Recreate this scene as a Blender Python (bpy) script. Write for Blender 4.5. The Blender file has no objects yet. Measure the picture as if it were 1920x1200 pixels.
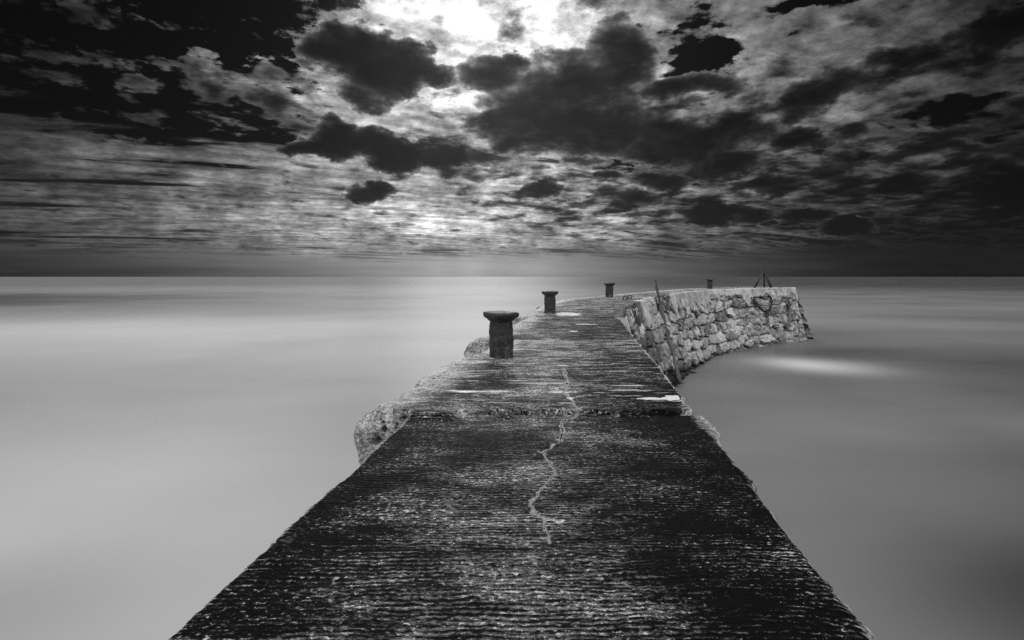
import bpy, math, random
import numpy as np

rng = np.random.default_rng(7)
random.seed(7)
scene = bpy.context.scene
COL = scene.collection
CAM_H = 1.4
WATER_Z = -4.4
F_PX, CX, HY = 960.0, 960.0, 519.0          # focal length in photo pixels, optical axis, horizon row

# ------------------------------------------------------------------ noise on arrays
def _hash(ix, iy, iz, seed):
    h = (ix.astype(np.int64) * 374761393 + iy.astype(np.int64) * 668265263 + iz.astype(np.int64) * 2147483647 + seed * 974711) & 0xFFFFFFFF
    h = ((h ^ (h >> 13)) * 1274126177) & 0xFFFFFFFF
    h = (h ^ (h >> 16)) & 0xFFFFFFFF
    return h / 4294967295.0

def vnoise(x, y, z, seed=0):
    x, y, z = np.broadcast_arrays(np.asarray(x, float), np.asarray(y, float), np.asarray(z, float))
    ix, iy, iz = np.floor(x), np.floor(y), np.floor(z)
    fx, fy, fz = x - ix, y - iy, z - iz
    fx, fy, fz = [f * f * f * (f * (f * 6 - 15) + 10) for f in (fx, fy, fz)]
    r = 0
    for a in (0, 1):
        for b in (0, 1):
            for c in (0, 1):
                w = (fx if a else 1 - fx) * (fy if b else 1 - fy) * (fz if c else 1 - fz)
                r = r + w * _hash(ix + a, iy + b, iz + c, seed)
    return r * 2 - 1

def fbm(x, y, z, oct=4, seed=0, gain=0.5):
    r, a, s = 0, 1.0, 1.0
    for o in range(oct):
        r = r + a * vnoise(x * s, y * s, z * s, seed + o * 17)
        a *= gain; s *= 2.03
    return r

def sstep(a, b, x):
    t = np.clip((x - a) / (b - a), 0, 1)
    return t * t * (3 - 2 * t)

# ------------------------------------------------------------------ node helper
class Sock:
    def __init__(s, tree, out): s.t, s.o = tree, out
    def __add__(s, b): return s.t.math('ADD', s, b)
    def __radd__(s, b): return s.t.math('ADD', s, b)
    def __sub__(s, b): return s.t.math('SUBTRACT', s, b)
    def __rsub__(s, b): return s.t.math('SUBTRACT', b, s)
    def __mul__(s, b): return s.t.math('MULTIPLY', s, b)
    def __rmul__(s, b): return s.t.math('MULTIPLY', s, b)
    def __truediv__(s, b): return s.t.math('DIVIDE', s, b)
    def __pow__(s, b): return s.t.math('POWER', s, b)

class Tree:
    def __init__(self, nt):
        self.nt = nt
        nt.nodes.clear()
    def node(self, kind, **kw):
        n = self.nt.nodes.new(kind)
        for k, v in kw.items(): setattr(n, k, v)
        return n
    def put(self, inp, v):
        if isinstance(v, Sock): self.nt.links.new(v.o, inp)
        else: inp.default_value = v
    def math(self, op, a, b=None, c=None, clamp=False):
        n = self.node('ShaderNodeMath', operation=op); n.use_clamp = clamp
        self.put(n.inputs[0], a)
        if b is not None: self.put(n.inputs[1], b)
        if c is not None: self.put(n.inputs[2], c)
        return Sock(self, n.outputs[0])
    def vmath(self, op, a, b=None):
        n = self.node('ShaderNodeVectorMath', operation=op)
        self.put(n.inputs[0], a)
        if b is not None: self.put(n.inputs[1], b)
        return Sock(self, n.outputs['Value'] if op in ('DOT_PRODUCT', 'LENGTH') else n.outputs[0])
    def vec(self, x, y, z=0.0):
        n = self.node('ShaderNodeCombineXYZ')
        for i, v in enumerate((x, y, z)): self.put(n.inputs[i], v)
        return Sock(self, n.outputs[0])
    def sep(self, v):
        n = self.node('ShaderNodeSeparateXYZ'); self.put(n.inputs[0], v)
        return [Sock(self, o) for o in n.outputs]
    def noise(self, v, scale, detail=5, rough=0.55, dist=0.0, lac=2.0, color=False):
        n = self.node('ShaderNodeTexNoise')
        self.put(n.inputs['Vector'], v)
        for k, val in (('Scale', scale), ('Detail', detail), ('Roughness', rough), ('Distortion', dist), ('Lacunarity', lac)):
            self.put(n.inputs[k], val)
        return Sock(self, n.outputs['Color' if color else 0])
    def voronoi(self, v, scale, feature='F1', rand=1.0):
        n = self.node('ShaderNodeTexVoronoi', feature=feature)
        self.put(n.inputs['Vector'], v); n.inputs['Scale'].default_value = scale; n.inputs['Randomness'].default_value = rand
        return Sock(self, n.outputs[0])
    def step(self, x, a, b, to0=0.0, to1=1.0):
        n = self.node('ShaderNodeMapRange', interpolation_type='SMOOTHSTEP')
        for i, v in enumerate((x, a, b, to0, to1)): self.put(n.inputs[i], v)
        return Sock(self, n.outputs[0])
    def mix(self, f, a, b):            # float mix
        n = self.node('ShaderNodeMix', data_type='FLOAT'); n.clamp_factor = True
        self.put(n.inputs[0], f); self.put(n.inputs[2], a); self.put(n.inputs[3], b)
        return Sock(self, n.outputs[0])
    def attr(self, name):
        n = self.node('ShaderNodeAttribute', attribute_name=name)
        return Sock(self, n.outputs['Fac'])
    def attrv(self, name):
        n = self.node('ShaderNodeAttribute', attribute_name=name)
        return Sock(self, n.outputs['Vector'])
    def grey(self, v): return self.vec(v, v, v)
    def exp(self, v): return self.math('EXPONENT', v)
    def mx(self, a, b): return self.math('MAXIMUM', a, b)
    def mn(self, a, b): return self.math('MINIMUM', a, b)

def new_mat(name):
    m = bpy.data.materials.new(name); m.use_nodes = True
    T = Tree(m.node_tree)
    out = T.node('ShaderNodeOutputMaterial'); b = T.node('ShaderNodeBsdfPrincipled')
    m.node_tree.links.new(b.outputs[0], out.inputs[0])
    return m, T, b

def finish(T, b, col, rough, height=None, strength=1.0, dist=0.01, spec=0.5):
    T.put(b.inputs['Base Color'], T.grey(col) if isinstance(col, Sock) else (col, col, col, 1))
    T.put(b.inputs['Roughness'], rough)
    T.put(b.inputs['Specular IOR Level'], spec)
    if height is not None:
        n = T.node('ShaderNodeBump'); n.inputs['Strength'].default_value = strength; n.inputs['Distance'].default_value = dist
        T.put(n.inputs['Height'], height)
        T.nt.links.new(n.outputs[0], b.inputs['Normal'])

# ------------------------------------------------------------------ world: clouded sky
SUN_U, SUN_V = (915 - CX) / F_PX, (HY - 50) / F_PX
SUN_AZ = math.atan2(SUN_U, 1.0)
SUN_EL = math.atan2(SUN_V, math.hypot(1.0, SUN_U))
SUN_DIR = (math.sin(SUN_AZ) * math.cos(SUN_EL), math.cos(SUN_AZ) * math.cos(SUN_EL), math.sin(SUN_EL))

def azel(px, py):
    u, v = (px - CX) / F_PX, (HY - py) / F_PX
    return math.atan2(u, 1.0), math.atan2(v, math.hypot(1.0, u))

def build_world():
    w = bpy.data.worlds.new("World"); scene.world = w; w.use_nodes = True
    T = Tree(w.node_tree)
    out = T.node('ShaderNodeOutputWorld'); bg = T.node('ShaderNodeBackground')
    w.node_tree.links.new(bg.outputs[0], out.inputs[0])
    tc = T.node('ShaderNodeTexCoord'); d = Sock(T, tc.outputs['Generated'])
    x, y, z = T.sep(d)
    zc = T.mx(z, 0.0)
    az = T.math('ARCTAN2', x, y); el = T.math('ARCSINE', z)
    sky = T.node('ShaderNodeTexSky', sky_type='NISHITA', sun_disc=False)
    sky.sun_elevation = SUN_EL; sky.sun_rotation = SUN_AZ
    sr = T.node('ShaderNodeSeparateColor'); T.nt.links.new(sky.outputs[0], sr.inputs[0])
    clear = Sock(T, sr.outputs[0]) * 0.0012          # red-filter rendering of the blue: almost black

    iz = T.math('DIVIDE', 1.0, zc + 0.07)
    P = T.vec(x * iz, y * iz, 0.0)
    iz2 = T.math('DIVIDE', 1.0, zc + 0.15)
    P2 = T.vec(x * iz2, y * iz2, 0.0)
    theta = T.math('ARCCOSINE', T.mn(T.vmath('DOT_PRODUCT', d, SUN_DIR), 1.0)) * (180 / math.pi)

    # warped layout coordinates for the single clouds
    ds = T.vec(x, y, z * 1.7)
    wn = T.noise(ds, 8.0, 8, 0.60, color=True)
    wn = T.vmath('MULTIPLY', T.vmath('SUBTRACT', wn, (0.5, 0.5, 0.5)), (0.125, 0.105, 0.0))
    A = T.vec(az, el, 0.0)
    AW = T.vmath('ADD', A, wn)

    def field(coord, blobs, smooth=0.35):
        f = None
        for (px, py, rx, ry, amp) in blobs:
            a, e = azel(px, py)
            ra = rx / F_PX * math.cos(a) ** 2
            re = ry / F_PX * math.cos(a) * math.cos(e) ** 2
            q = T.vmath('MULTIPLY', T.vmath('SUBTRACT', coord, (a, e, 0)), (1 / ra, 1 / re, 0))
            r2 = T.vmath('DOT_PRODUCT', q, q)
            g = T.math('MULTIPLY_ADD', r2, -amp, amp)
            f = g if f is None else T.math('SMOOTH_MAX', f, g, smooth)
        return T.mx(f, -1.0)
    def soft(coord, blobs):            # sum of gaussians
        f = None
        for (px, py, rx, ry, amp) in blobs:
            a, e = azel(px, py)
            ra = rx / F_PX * math.cos(a) ** 2
            re = ry / F_PX * math.cos(a) * math.cos(e) ** 2
            q = T.vmath('MULTIPLY', T.vmath('SUBTRACT', coord, (a, e, 0)), (1 / ra, 1 / re, 0))
            g = T.exp(T.vmath('DOT_PRODUCT', q, q) * -1.0) * amp
            f = g if f is None else f + g
        return f

    # ---- dark cumulus, one by one
    cum = [(665, 95, 105, 58, 1.5), (730, 128, 90, 60, 1.5), (800, 145, 55, 28, .9), (605, 92, 55, 40, 1.1), (700, 170, 55, 35, .6),
           (662, 262, 90, 44, 1.4), (590, 285, 72, 24, 1.2), (755, 285, 105, 32, 1.4), (838, 285, 50, 20, 1.0),
           (697, 354, 44, 20, 1.1),
           (1165, 105, 70, 66, .7), (1080, 165, 150, 68, .9), (930, 150, 70, 38, .75), (1000, 220, 110, 70, .85), (1120, 245, 180, 60, 1.1),
           (1290, 160, 110, 32, .8), (1270, 270, 130, 48, 1.0), (1390, 240, 90, 40, .6), (960, 120, 30, 26, .6),
           (1003, 357, 42, 19, .8), (1240, 350, 58, 21, .8), (1155, 338, 30, 14, .7), (1330, 398, 62, 27, 1.0), (1410, 412, 48, 22, .8),
           (1495, 412, 40, 18, .8), (1570, 430, 48, 14, .9), (1180, 380, 40, 14, .5), (1350, 310, 90, 28, .7), (1500, 255, 60, 28, .7),
           (1450, 335, 60, 20, .5), (1590, 305, 60, 22, .5), (1700, 350, 60, 20, .5), (1870, 370, 70, 34, .7), (1560, 170, 110, 34, .35), (1840, 60, 90, 36, .55), (1680, 110, 80, 26, .3)]
    Fc = field(AW, cum, 0.3)
    nf = T.noise(ds, 15.0, 8, 0.60)
    Fc = Fc + (nf - 0.5) * 1.5
    tauC = T.mx(Fc + 0.08, 0.0) * 2.4

    # ---- broken cumulus / stratocumulus deck, thicker to the right
    n2 = T.noise(T.vmath('ADD', P2, (3.1, 1.7, 0)), 5.6, 8, 0.56, 0.2)
    cov2 = soft(A, [(1500, 330, 430, 130, .12), (1750, 120, 300, 160, .06), (1050, 230, 260, 140, .12), (1150, 390, 300, 45, .10), (1900, 380, 250, 150, .2),
                    (480, 185, 130, 46, .22), (880, 300, 70, 34, .26),
                    (1325, 92, 62, 34, -.5), (1810, 180, 80, 28, -.35), (1540, 2, 80, 18, -.4)])
    tau2 = T.step(n2 + cov2, 0.55, 0.85) * 1.6

    # ---- high broken altocumulus in streets
    ang = math.radians(24)
    ca, sa = math.cos(ang), math.sin(ang)
    ppx, ppy, _ = T.sep(P)
    Q = T.vec((ppx * ca + ppy * sa) * 0.26, ppy * ca - ppx * sa, 0.0)
    n1 = T.noise(Q, 2.6, 8, 0.57, 0.5)
    n1b = T.noise(T.vmath('ADD', Q, (9, 4, 0)), 1.1, 3, 0.5)
    nfl = T.noise(T.vmath('ADD', P, (5, 2, 0)), 6.5, 8, 0.62, 0.1)
    cov1 = soft(AW, [(200, 340, 560, 100, .10), (760, 420, 420, 70, .15), (930, 60, 260, 140, .42), (780, 230, 200, 100, .20), (1000, 390, 350, 80, .22), (1600, 120, 380, 170, .26),
                    (405, 125, 85, 34, .17), (290, 130, 50, 30, .10), (110, 110, 70, 24, .10), (210, 40, 60, 20, .06), (340, 60, 60, 20, .05),
                    (150, 50, 380, 110, -.10), (330, 195, 200, 24, -.22), (560, 25, 90, 45, -.2), (480, 236, 140, 14, -.14), (60, 160, 130, 22, -.12), (450, 40, 100, 60, -.06),
                    (1330, 90, 56, 30, -.55), (1285, 118, 36, 18, -.4), (1810, 182, 78, 22, -.36), (1540, 0, 80, 14, -.40), (1700, 205, 60, 16, -.22)])
    mix1 = T.step(el, 0.22, 0.34)
    nn = T.mix(mix1, n1 + (n1b - 0.5) * 0.55, (nfl - 0.5) * 1.25 + 0.5 + (n1 - 0.5) * 0.3)
    f1 = nn + cov1
    tau1 = T.step(f1, 0.44, 0.66) * T.step(f1, 0.44, 0.56) * 0.55 + T.step(f1, 0.58, 0.95) * 0.5

    tau = tau1 + tau2 + tauC
    a = 1.0 - T.exp(tau * -3.6)
    thick = tau2 + tauC
    # how bright a thin cloud looks, by its angle from the sun
    G = T.exp(theta * theta * (-1 / (30.0 ** 2))) * 0.07 + T.exp(theta * theta * (-1 / (14.0 ** 2))) * 0.20 + T.exp(theta * (-1 / 42.0)) * 0.77 + 0.05
    tex = 1.0 + (T.noise(ds, 22.0, 7, 0.68) - 0.5) * 1.3 + (T.noise(ds, 8.0, 5, 0.6) - 0.5) * 0.9
    tex1 = 1.0 + (T.noise(T.vmath('MULTIPLY', Q, (1.0, 1.0, 1.0)), 5.0, 6, 0.58, 0.3) - 0.5) * 1.3 + (T.noise(P, 9.0, 6, 0.62) - 0.5) * 1.0
    B = G * (T.exp(thick * -1.15) * 0.90 * tex1 + 0.13) * tex * (1.10 - tau1 * 0.25)
    S = T.mix(a, T.mix(T.step(theta, 3.0, 19.0), 0.60, 0.012) + T.step(el, 0.28, 0.12) * 0.10, B)
    reg = 1.0 + soft(A, [(700, 420, 430, 44, .34), (1900, 430, 380, 120, -.28), (1600, 480, 420, 60, -.30), (0, 40, 260, 160, -.45), (1920, 0, 200, 160, -.3), (0, 330, 120, 300, -.15)])
    S = S * T.mx(reg, 0.2)
    S = (T.mx(S, 0.0) ** 1.16) * 1.16
    # ---- haze bank over the horizon
    hb = T.noise(T.vec(az * 2.2, el * 42.0, 0.0), 2.0, 5, 0.55)
    H = 0.15 + soft(A, [(880, 508, 430, 80, .34), (930, 490, 260, 70, .10), (885, 490, 28, 60, .05), (1010, 490, 40, 60, .03), (820, 490, 24, 60, .03), (500, 462, 460, 34, .18), (1750, 500, 380, 90, -.075), (0, 495, 330, 40, -.02)]) + (hb - 0.5) * 0.16
    hz = T.step(el + (hb - 0.5) * 0.06, 0.068, 0.02)
    S = T.mix(hz, S, H)
    lin = (T.mx(S, 0.0) ** 2.2) + clear
    # unseen sky behind the camera, made bright and high to light the wall
    nb = T.noise(P, 1.2, 5, 0.55)
    back = (0.62 + (nb - 0.5) * 0.9) * BACK * T.step(z, 0.1, 0.8, 0.20, 1.75)
    front = T.step(y, -0.15, 0.25)
    up = T.step(z, 0.55, 0.85)
    lin = T.mix(front, back, T.mix(up, lin, lin * 0.3 + back * 0.45))
    T.put(bg.inputs['Color'], T.grey(lin * 10.0))
    bg.inputs['Strength'].default_value = 0.1
    w.cycles.sampling_method = 'MANUAL'; w.cycles.sample_map_resolution = 512
    return w
BACK = 1.6
build_world()

sun = bpy.data.lights.new('sun', 'SUN'); sun.energy = 0.7; sun.angle = math.radians(20); sun.color = (1, 1, 1)
so = bpy.data.objects.new('sun', sun); COL.objects.link(so)
from mathutils import Vector
so.rotation_euler = Vector(SUN_DIR).to_track_quat('Z', 'Y').to_euler()

cam = bpy.data.cameras.new('camera'); cam.sensor_width = 36; cam.lens = 18; cam.shift_y = -81 / 1920; cam.clip_end = 200000; cam.clip_start = 0.05
co = bpy.data.objects.new('camera', cam); COL.objects.link(co); co.location = (0, 0, CAM_H); co.rotation_euler = (math.radians(90), 0, 0)
scene.camera = co

vs = scene.view_settings
vs.view_transform = 'Standard'; vs.look = 'None'; vs.exposure = 0; vs.gamma = 1
scene.render.film_transparent = False
scene.cycles.use_denoising = False
scene.cycles.max_bounces = 4
scene.cycles.sample_clamp_indirect = 3

# ------------------------------------------------------------------ mesh helpers
def mesh_grid(name, pos, mat, parent=None, attrs=None, smooth=True, closed_u=False):
    """pos: (rows, cols, 3) -> one mesh object"""
    r, c, _ = pos.shape
    me = bpy.data.meshes.new(name)
    idx = np.arange(r * c).reshape(r, c)
    if closed_u: idx = np.concatenate([idx, idx[:, :1]], axis=1)
    q = np.stack([idx[:-1, :-1], idx[:-1, 1:], idx[1:, 1:], idx[1:, :-1]], axis=-1).reshape(-1, 4)
    me.vertices.add(r * c); me.vertices.foreach_set('co', pos.reshape(-1).astype(np.float32))
    me.loops.add(q.size); me.loops.foreach_set('vertex_index', q.reshape(-1).astype(np.int32))
    me.polygons.add(len(q)); me.polygons.foreach_set('loop_start', np.arange(0, q.size, 4, dtype=np.int32))
    me.polygons.foreach_set('use_smooth', np.full(len(q), smooth))
    me.update(calc_edges=True)
    for k, v in (attrs or {}).items():
        if v.ndim == 3:
            at = me.attributes.new(k, 'FLOAT_VECTOR', 'POINT'); at.data.foreach_set('vector', v.reshape(-1).astype(np.float32))
        else:
            at = me.attributes.new(k, 'FLOAT', 'POINT'); at.data.foreach_set('value', v.reshape(-1).astype(np.float32))
    me.materials.append(mat)
    o = bpy.data.objects.new(name, me); COL.objects.link(o)
    if parent: o.parent = parent
    return o

class MB:
    """collects tubes and solids into one mesh object"""
    def __init__(self): self.v, self.f = [], []
    def add(self, v, f):
        b = len(self.v); self.v += [tuple(p) for p in v]; self.f += [tuple(i + b for i in q) for q in f]
    def tube(self, pts, rad, n=8, caps=True, closed=False, jit=0.0, flat=1.0):
        pts = [Vector(p) for p in pts]; m = len(pts)
        rads = rad if isinstance(rad, (list, tuple)) else [rad] * m
        vs, fs = [], []
        up = None
        for i, p in enumerate(pts):
            if closed: t = pts[(i + 1) % m] - pts[i - 1]
            else: t = pts[min(i + 1, m - 1)] - pts[max(i - 1, 0)]
            t.normalize()
            if up is None:
                up = Vector((0, 0, 1)) if abs(t.z) < 0.9 else Vector((1, 0, 0))
            s = t.cross(up).normalized(); up = s.cross(t).normalized()
            for k in range(n):
                a = 2 * math.pi * k / n
                rr = rads[i] * (1 + random.uniform(-jit, jit))
                vs.append(p + s * math.cos(a) * rr + up * math.sin(a) * rr * flat)
        for i in range(m if closed else m - 1):
            for k in range(n):
                j = (i + 1) % m
                fs.append((i * n + k, i * n + (k + 1) % n, j * n + (k + 1) % n, j * n + k))
        if caps and not closed:
            fs.append(tuple(range(n - 1, -1, -1))); fs.append(tuple((m - 1) * n + k for k in range(n)))
        self.add(vs, fs)
    def build(self, name, mat, parent=None, smooth=True):
        me = bpy.data.meshes.new(name); me.from_pydata(self.v, [], self.f); me.update()
        for p in me.polygons: p.use_smooth = smooth
        me.materials.append(mat)
        o = bpy.data.objects.new(name, me); COL.objects.link(o)
        if parent: o.parent = parent
        return o

def empty(name, loc=(0, 0, 0), rot=(0, 0, 0)):
    o = bpy.data.objects.new(name, None); COL.objects.link(o); o.location = loc; o.rotation_euler = rot
    o.empty_display_size = 0.2
    return o
def tag(o, label=None, cat=None, group=None, kind=None):
    for k, v in (('label', label), ('category', cat), ('group', group), ('kind', kind)):
        if v: o[k] = v

# ------------------------------------------------------------------ sea
def make_sea():
    m, T, b = new_mat('long_exposure_water')
    g = T.node('ShaderNodeNewGeometry'); p = Sock(T, g.outputs['Position'])
    x, y, z = T.sep(p)
    def patch(cx, cy, rx, ry, amp, rot=0.0):
        c, s = math.cos(rot), math.sin(rot)
        dx, dy = x - cx, y - cy
        u = (dx * c + dy * s) * (1 / rx); v = (dy * c - dx * s) * (1 / ry)
        return T.exp((u * u + v * v) * -1.0) * amp
    d = T.vmath('LENGTH', p)
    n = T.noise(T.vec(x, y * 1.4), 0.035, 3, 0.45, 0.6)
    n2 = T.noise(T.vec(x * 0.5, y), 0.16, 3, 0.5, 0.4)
    side = T.step((x - 1.5) / (y + 26.0), 0.36, -0.42)                 # water colour paler left of the wall than right
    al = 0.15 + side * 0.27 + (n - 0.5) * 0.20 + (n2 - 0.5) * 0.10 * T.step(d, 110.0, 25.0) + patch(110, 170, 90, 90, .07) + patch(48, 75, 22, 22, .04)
    al = al + patch(-46, 56, 42, 15, .19, .1) + patch(-9, 13, 8, 10, .10) + patch(-60, 30, 40, 12, -.04) + patch(-9.3, 8.6, 3.2, 2.2, -.14) + patch(9.6, 8.8, 3, 2.6, -.07) + patch(17, 16, 3, 6, -.06) + patch(-26, 40, 24, 10, .06) + patch(-34, 22, 14, 4, -.06, .1) + patch(13.5, 9.5, 3.5, 4, -.05) + patch(38, 30, 9, 14, -.05) + patch(-5, 20, 5, 8, -.06) + patch(-4, 9, 3.5, 3, .07)  # soft pale and dark patches; darkened corners paint a lens vignette into the colour
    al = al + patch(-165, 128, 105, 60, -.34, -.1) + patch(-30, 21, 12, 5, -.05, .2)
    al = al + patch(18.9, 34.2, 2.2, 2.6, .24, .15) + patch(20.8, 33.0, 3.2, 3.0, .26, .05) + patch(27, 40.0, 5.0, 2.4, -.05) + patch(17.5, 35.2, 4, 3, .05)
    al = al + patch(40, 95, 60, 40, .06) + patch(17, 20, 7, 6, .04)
    al = al * T.step(d, 60.0, 500.0, 1.0, 0.5)  # far water darkened in its colour to melt into the horizon haze
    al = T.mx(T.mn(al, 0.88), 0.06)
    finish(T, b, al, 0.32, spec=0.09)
    b.inputs['IOR'].default_value = 1.33
    S = 90000.0
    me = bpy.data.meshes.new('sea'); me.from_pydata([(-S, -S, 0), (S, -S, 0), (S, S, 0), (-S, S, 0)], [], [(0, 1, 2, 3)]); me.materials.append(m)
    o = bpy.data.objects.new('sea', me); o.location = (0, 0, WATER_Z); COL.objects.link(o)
    tag(o, 'smooth pale grey long exposure sea around the breakwater', 'sea', kind='structure')
make_sea()

# ------------------------------------------------------------------ breakwater plan
def catmull(pts, n):
    P = np.array(pts, float); P = np.vstack([2 * P[0] - P[1], P, 2 * P[-1] - P[-2]])
    out = []
    for i in range(1, len(P) - 2):
        p0, p1, p2, p3 = P[i - 1], P[i], P[i + 1], P[i + 2]
        t = np.linspace(0, 1, n, endpoint=False)[:, None]
        out.append(0.5 * ((2 * p1) + (-p0 + p2) * t + (2 * p0 - 5 * p1 + 4 * p2 - p3) * t * t + (-p0 + 3 * p1 - 3 * p2 + p3) * t ** 3))
    return np.vstack(out + [P[-2][None]])

def deckz(y):
    return np.interp(y, [-2, 5.19, 5.2, 10.8, 16.7, 18.4, 21, 24, 28, 34, 44, 60], [0, 0, .045, .075, .085, .10, .17, .25, .30, .335, .39, .40])

R_PTS = [(0.86, -2), (1.43, 1.97), (1.79, 4.46), (1.93, 5.3), (2.18, 7.46), (2.80, 12.0), (3.60, 17.2), (4.45, 20.6), (5.75, 23.9), (7.4, 27.2), (9.6, 31.4), (12.2, 35.6), (15.3, 39.4), (20.2, 43.8), (26.4, 48)]
R_CURVE = catmull(R_PTS, 40)
seg = np.hypot(*np.diff(R_CURVE, axis=0).T); R_S = np.concatenate([[0], np.cumsum(seg)])
def Rat(s):
    s = np.asarray(s, float)
    x = np.interp(s, R_S, R_CURVE[:, 0]); y = np.interp(s, R_S, R_CURVE[:, 1])
    e = 0.4
    tx = np.interp(s + e, R_S, R_CURVE[:, 0]) - np.interp(s - e, R_S, R_CURVE[:, 0])
    ty = np.interp(s + e, R_S, R_CURVE[:, 1]) - np.interp(s - e, R_S, R_CURVE[:, 1])
    l = np.hypot(tx, ty)
    return x, y, tx / l, ty / l
def s_of_px(px):
    m = R_CURVE[:, 1] > 16
    return float(np.interp(px, CX + F_PX * R_CURVE[m, 0] / R_CURVE[m, 1], R_S[m]))
def s_of_y(y): return float(np.interp(y, R_CURVE[:, 1], R_S))
S_END = float(R_S[-1])
BATTER = 1.2 / 4.8

def wall_point(px, py, proud=0.0):
    """the point of the inner wall's face seen at a photo pixel"""
    best = None
    ss = np.linspace(s_of_y(18), S_END + 1.5, 1500)
    x, y, tx, ty = Rat(np.minimum(ss, S_END)); ex = np.maximum(ss - S_END, 0)
    x = x + tx * ex; y = y + ty * ex
    zt = deckz(y); nx, ny = ty, -tx
    # solve depth w along each column so that the row matches, then pick the column that matches px
    w = np.zeros_like(ss)
    for _ in range(30):
        yy = y + ny * (BATTER * w + proud)
        w = zt - (CAM_H - (py - HY) / F_PX * yy)
    X = x + nx * (BATTER * w + proud); Y = y + ny * (BATTER * w + proud)
    i = int(np.argmin(np.abs(CX + F_PX * X / Y - px)))
    return Vector((X[i], Y[i], zt[i] - w[i]))

# ------------------------------------------------------------------ materials
def concrete_deck():
    m, T, b = new_mat('weathered_concrete')
    tc = T.node('ShaderNodeTexCoord'); p = Sock(T, tc.outputs['Object'])
    x, y, z = T.sep(p)
    worn, crack, side = T.attr('worn'), T.attr('crack'), T.attr('side')
    st = T.attr('streak')
    wob = (T.noise(T.vec(x * 1.3, y * 3.0, z), 2.2, 3, 0.5) - 0.5) * 0.05
    yy = y + wob
    # tamped transverse ridges, a hand's width of slow drift in their spacing
    ph = y * 31.0 + (T.noise(T.vec(x * 0.8, y * 1.2, 0.0), 1.0, 4, 0.55) - 0.5) * 5.0 + (T.noise(T.vec(x * 14.0, y * 14.0, z), 1.0, 3, 0.6) - 0.5) * 0.5
    rmod = T.step(T.noise(T.vec(x * 1.3, y * 2.2, 3.0), 1.0, 3, 0.55), 0.36, 0.60)
    rid = T.math('SINE', ph * (2 * math.pi)) * 0.22 * rmod + T.noise(T.vec(x * 3.2, yy * 26.0, z * 3.0), 1.0, 5, 0.66)
    rid2 = T.noise(T.vec(x * 7.0, yy * 60.0, z * 6.0), 1.0, 4, 0.65)
    fine = T.noise(p, 120.0, 4, 0.65)
    grit = T.noise(T.vec(x * 26.0, y * 60.0, z * 40.0), 1.0, 5, 0.75)
    blot = T.noise(T.vec(x * 0.9, y * 1.3, z), 1.0, 5, 0.6, 0.3)
    blot2 = T.noise(T.vec(x * 3.4, y * 9.0, z * 4.0), 1.0, 5, 0.65)
    # dark algae film, worn through to grey cement on the ridges
    dusk = T.attr('film')
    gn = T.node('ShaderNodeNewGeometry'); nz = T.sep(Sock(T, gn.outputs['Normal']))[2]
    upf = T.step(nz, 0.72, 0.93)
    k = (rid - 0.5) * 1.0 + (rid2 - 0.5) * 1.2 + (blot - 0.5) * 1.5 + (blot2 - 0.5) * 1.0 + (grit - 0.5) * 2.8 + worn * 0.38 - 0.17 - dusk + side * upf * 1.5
    cem = T.step(k, -0.22, 0.85)
    col = T.mix(cem, 0.004, 0.26)
    # pale flecks: salt, lichen, barnacles, dragged out along the ridges
    fk = T.noise(T.vec(x * 30.0, yy * 54.0, z * 30.0), 1.0, 6, 0.78)
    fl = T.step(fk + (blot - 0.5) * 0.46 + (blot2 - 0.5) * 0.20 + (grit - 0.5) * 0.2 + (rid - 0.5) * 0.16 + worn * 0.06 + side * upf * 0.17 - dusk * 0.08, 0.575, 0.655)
    col = T.mix(fl, col, 0.60)
    sk = T.noise(T.vec(x * 1.1, y * 15.0 + wob * 24.0, z), 1.0, 5, 0.64)
    sl = T.step(sk + (blot2 - 0.5) * 0.40 + (grit - 0.5) * 0.3 + side * 0.09, 0.565, 0.65) * st
    col = T.mix(sl, col, 0.62)
    # exposed pebbly aggregate on the rounded flanks and end faces
    vo = T.voronoi(p, 40.0)
    ag = T.noise(p, 26.0, 6, 0.72); ag2 = T.noise(p, 5.0, 4, 0.6)
    agc = T.mix(T.step(ag + (ag2 - 0.5) * 0.6, 0.30, 0.62), 0.09, 0.74)
    agc = agc * T.step(vo, 0.9, 0.25, 0.45, 1.0)
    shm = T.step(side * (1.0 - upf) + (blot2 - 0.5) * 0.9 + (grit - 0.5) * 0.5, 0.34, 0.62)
    col = T.mix(shm, col, agc)
    # the long crack: dark gap between lime-edged, broken lips
    cd = crack + (fine - 0.5) * 0.02 + (grit - 0.5) * 0.035
    lips = T.step(cd + (blot2 - 0.5) * 0.05, 0.026, 0.008)
    col = T.mix(lips, col, 0.12 + grit * 0.55)
    core = T.step(cd + (T.noise(p, 3.1, 3, 0.5) - 0.5) * 0.03, 0.007, 0.002)
    col = T.mix(core, col, 0.006)
    wet = T.step(T.noise(T.vec(x * 0.7, y * 2.6, z), 1.0, 5, 0.6) + (rid - 0.5) * 0.2 + (blot2 - 0.5) * 0.15, 0.60, 0.70) * T.step(st, 0.3, 0.8)
    spots = wet * (1.0 - shm)
    col = T.mix(T.step(T.attr('blotch') + (grit - 0.5) * 1.6 + (blot2 - 0.5) * 1.2, 0.35, 0.75), col, 0.72)  # near-white patches set in the base colour
    rough = T.mix(spots, T.mix(cem, 0.5, 0.75), 0.34)
    col = T.mix(spots, col, col * 0.8)
    h = rid * 0.9 + rid2 * 0.5 + grit * 0.55 + fine * 0.25 + fl * 0.25 + shm * (ag * 1.4 - vo)
    h = T.mix(spots, h, 1.2)
    finish(T, b, col, rough, h, 0.9, 0.015, spec=T.mix(spots, 0.02, 0.4))
    return m

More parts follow.
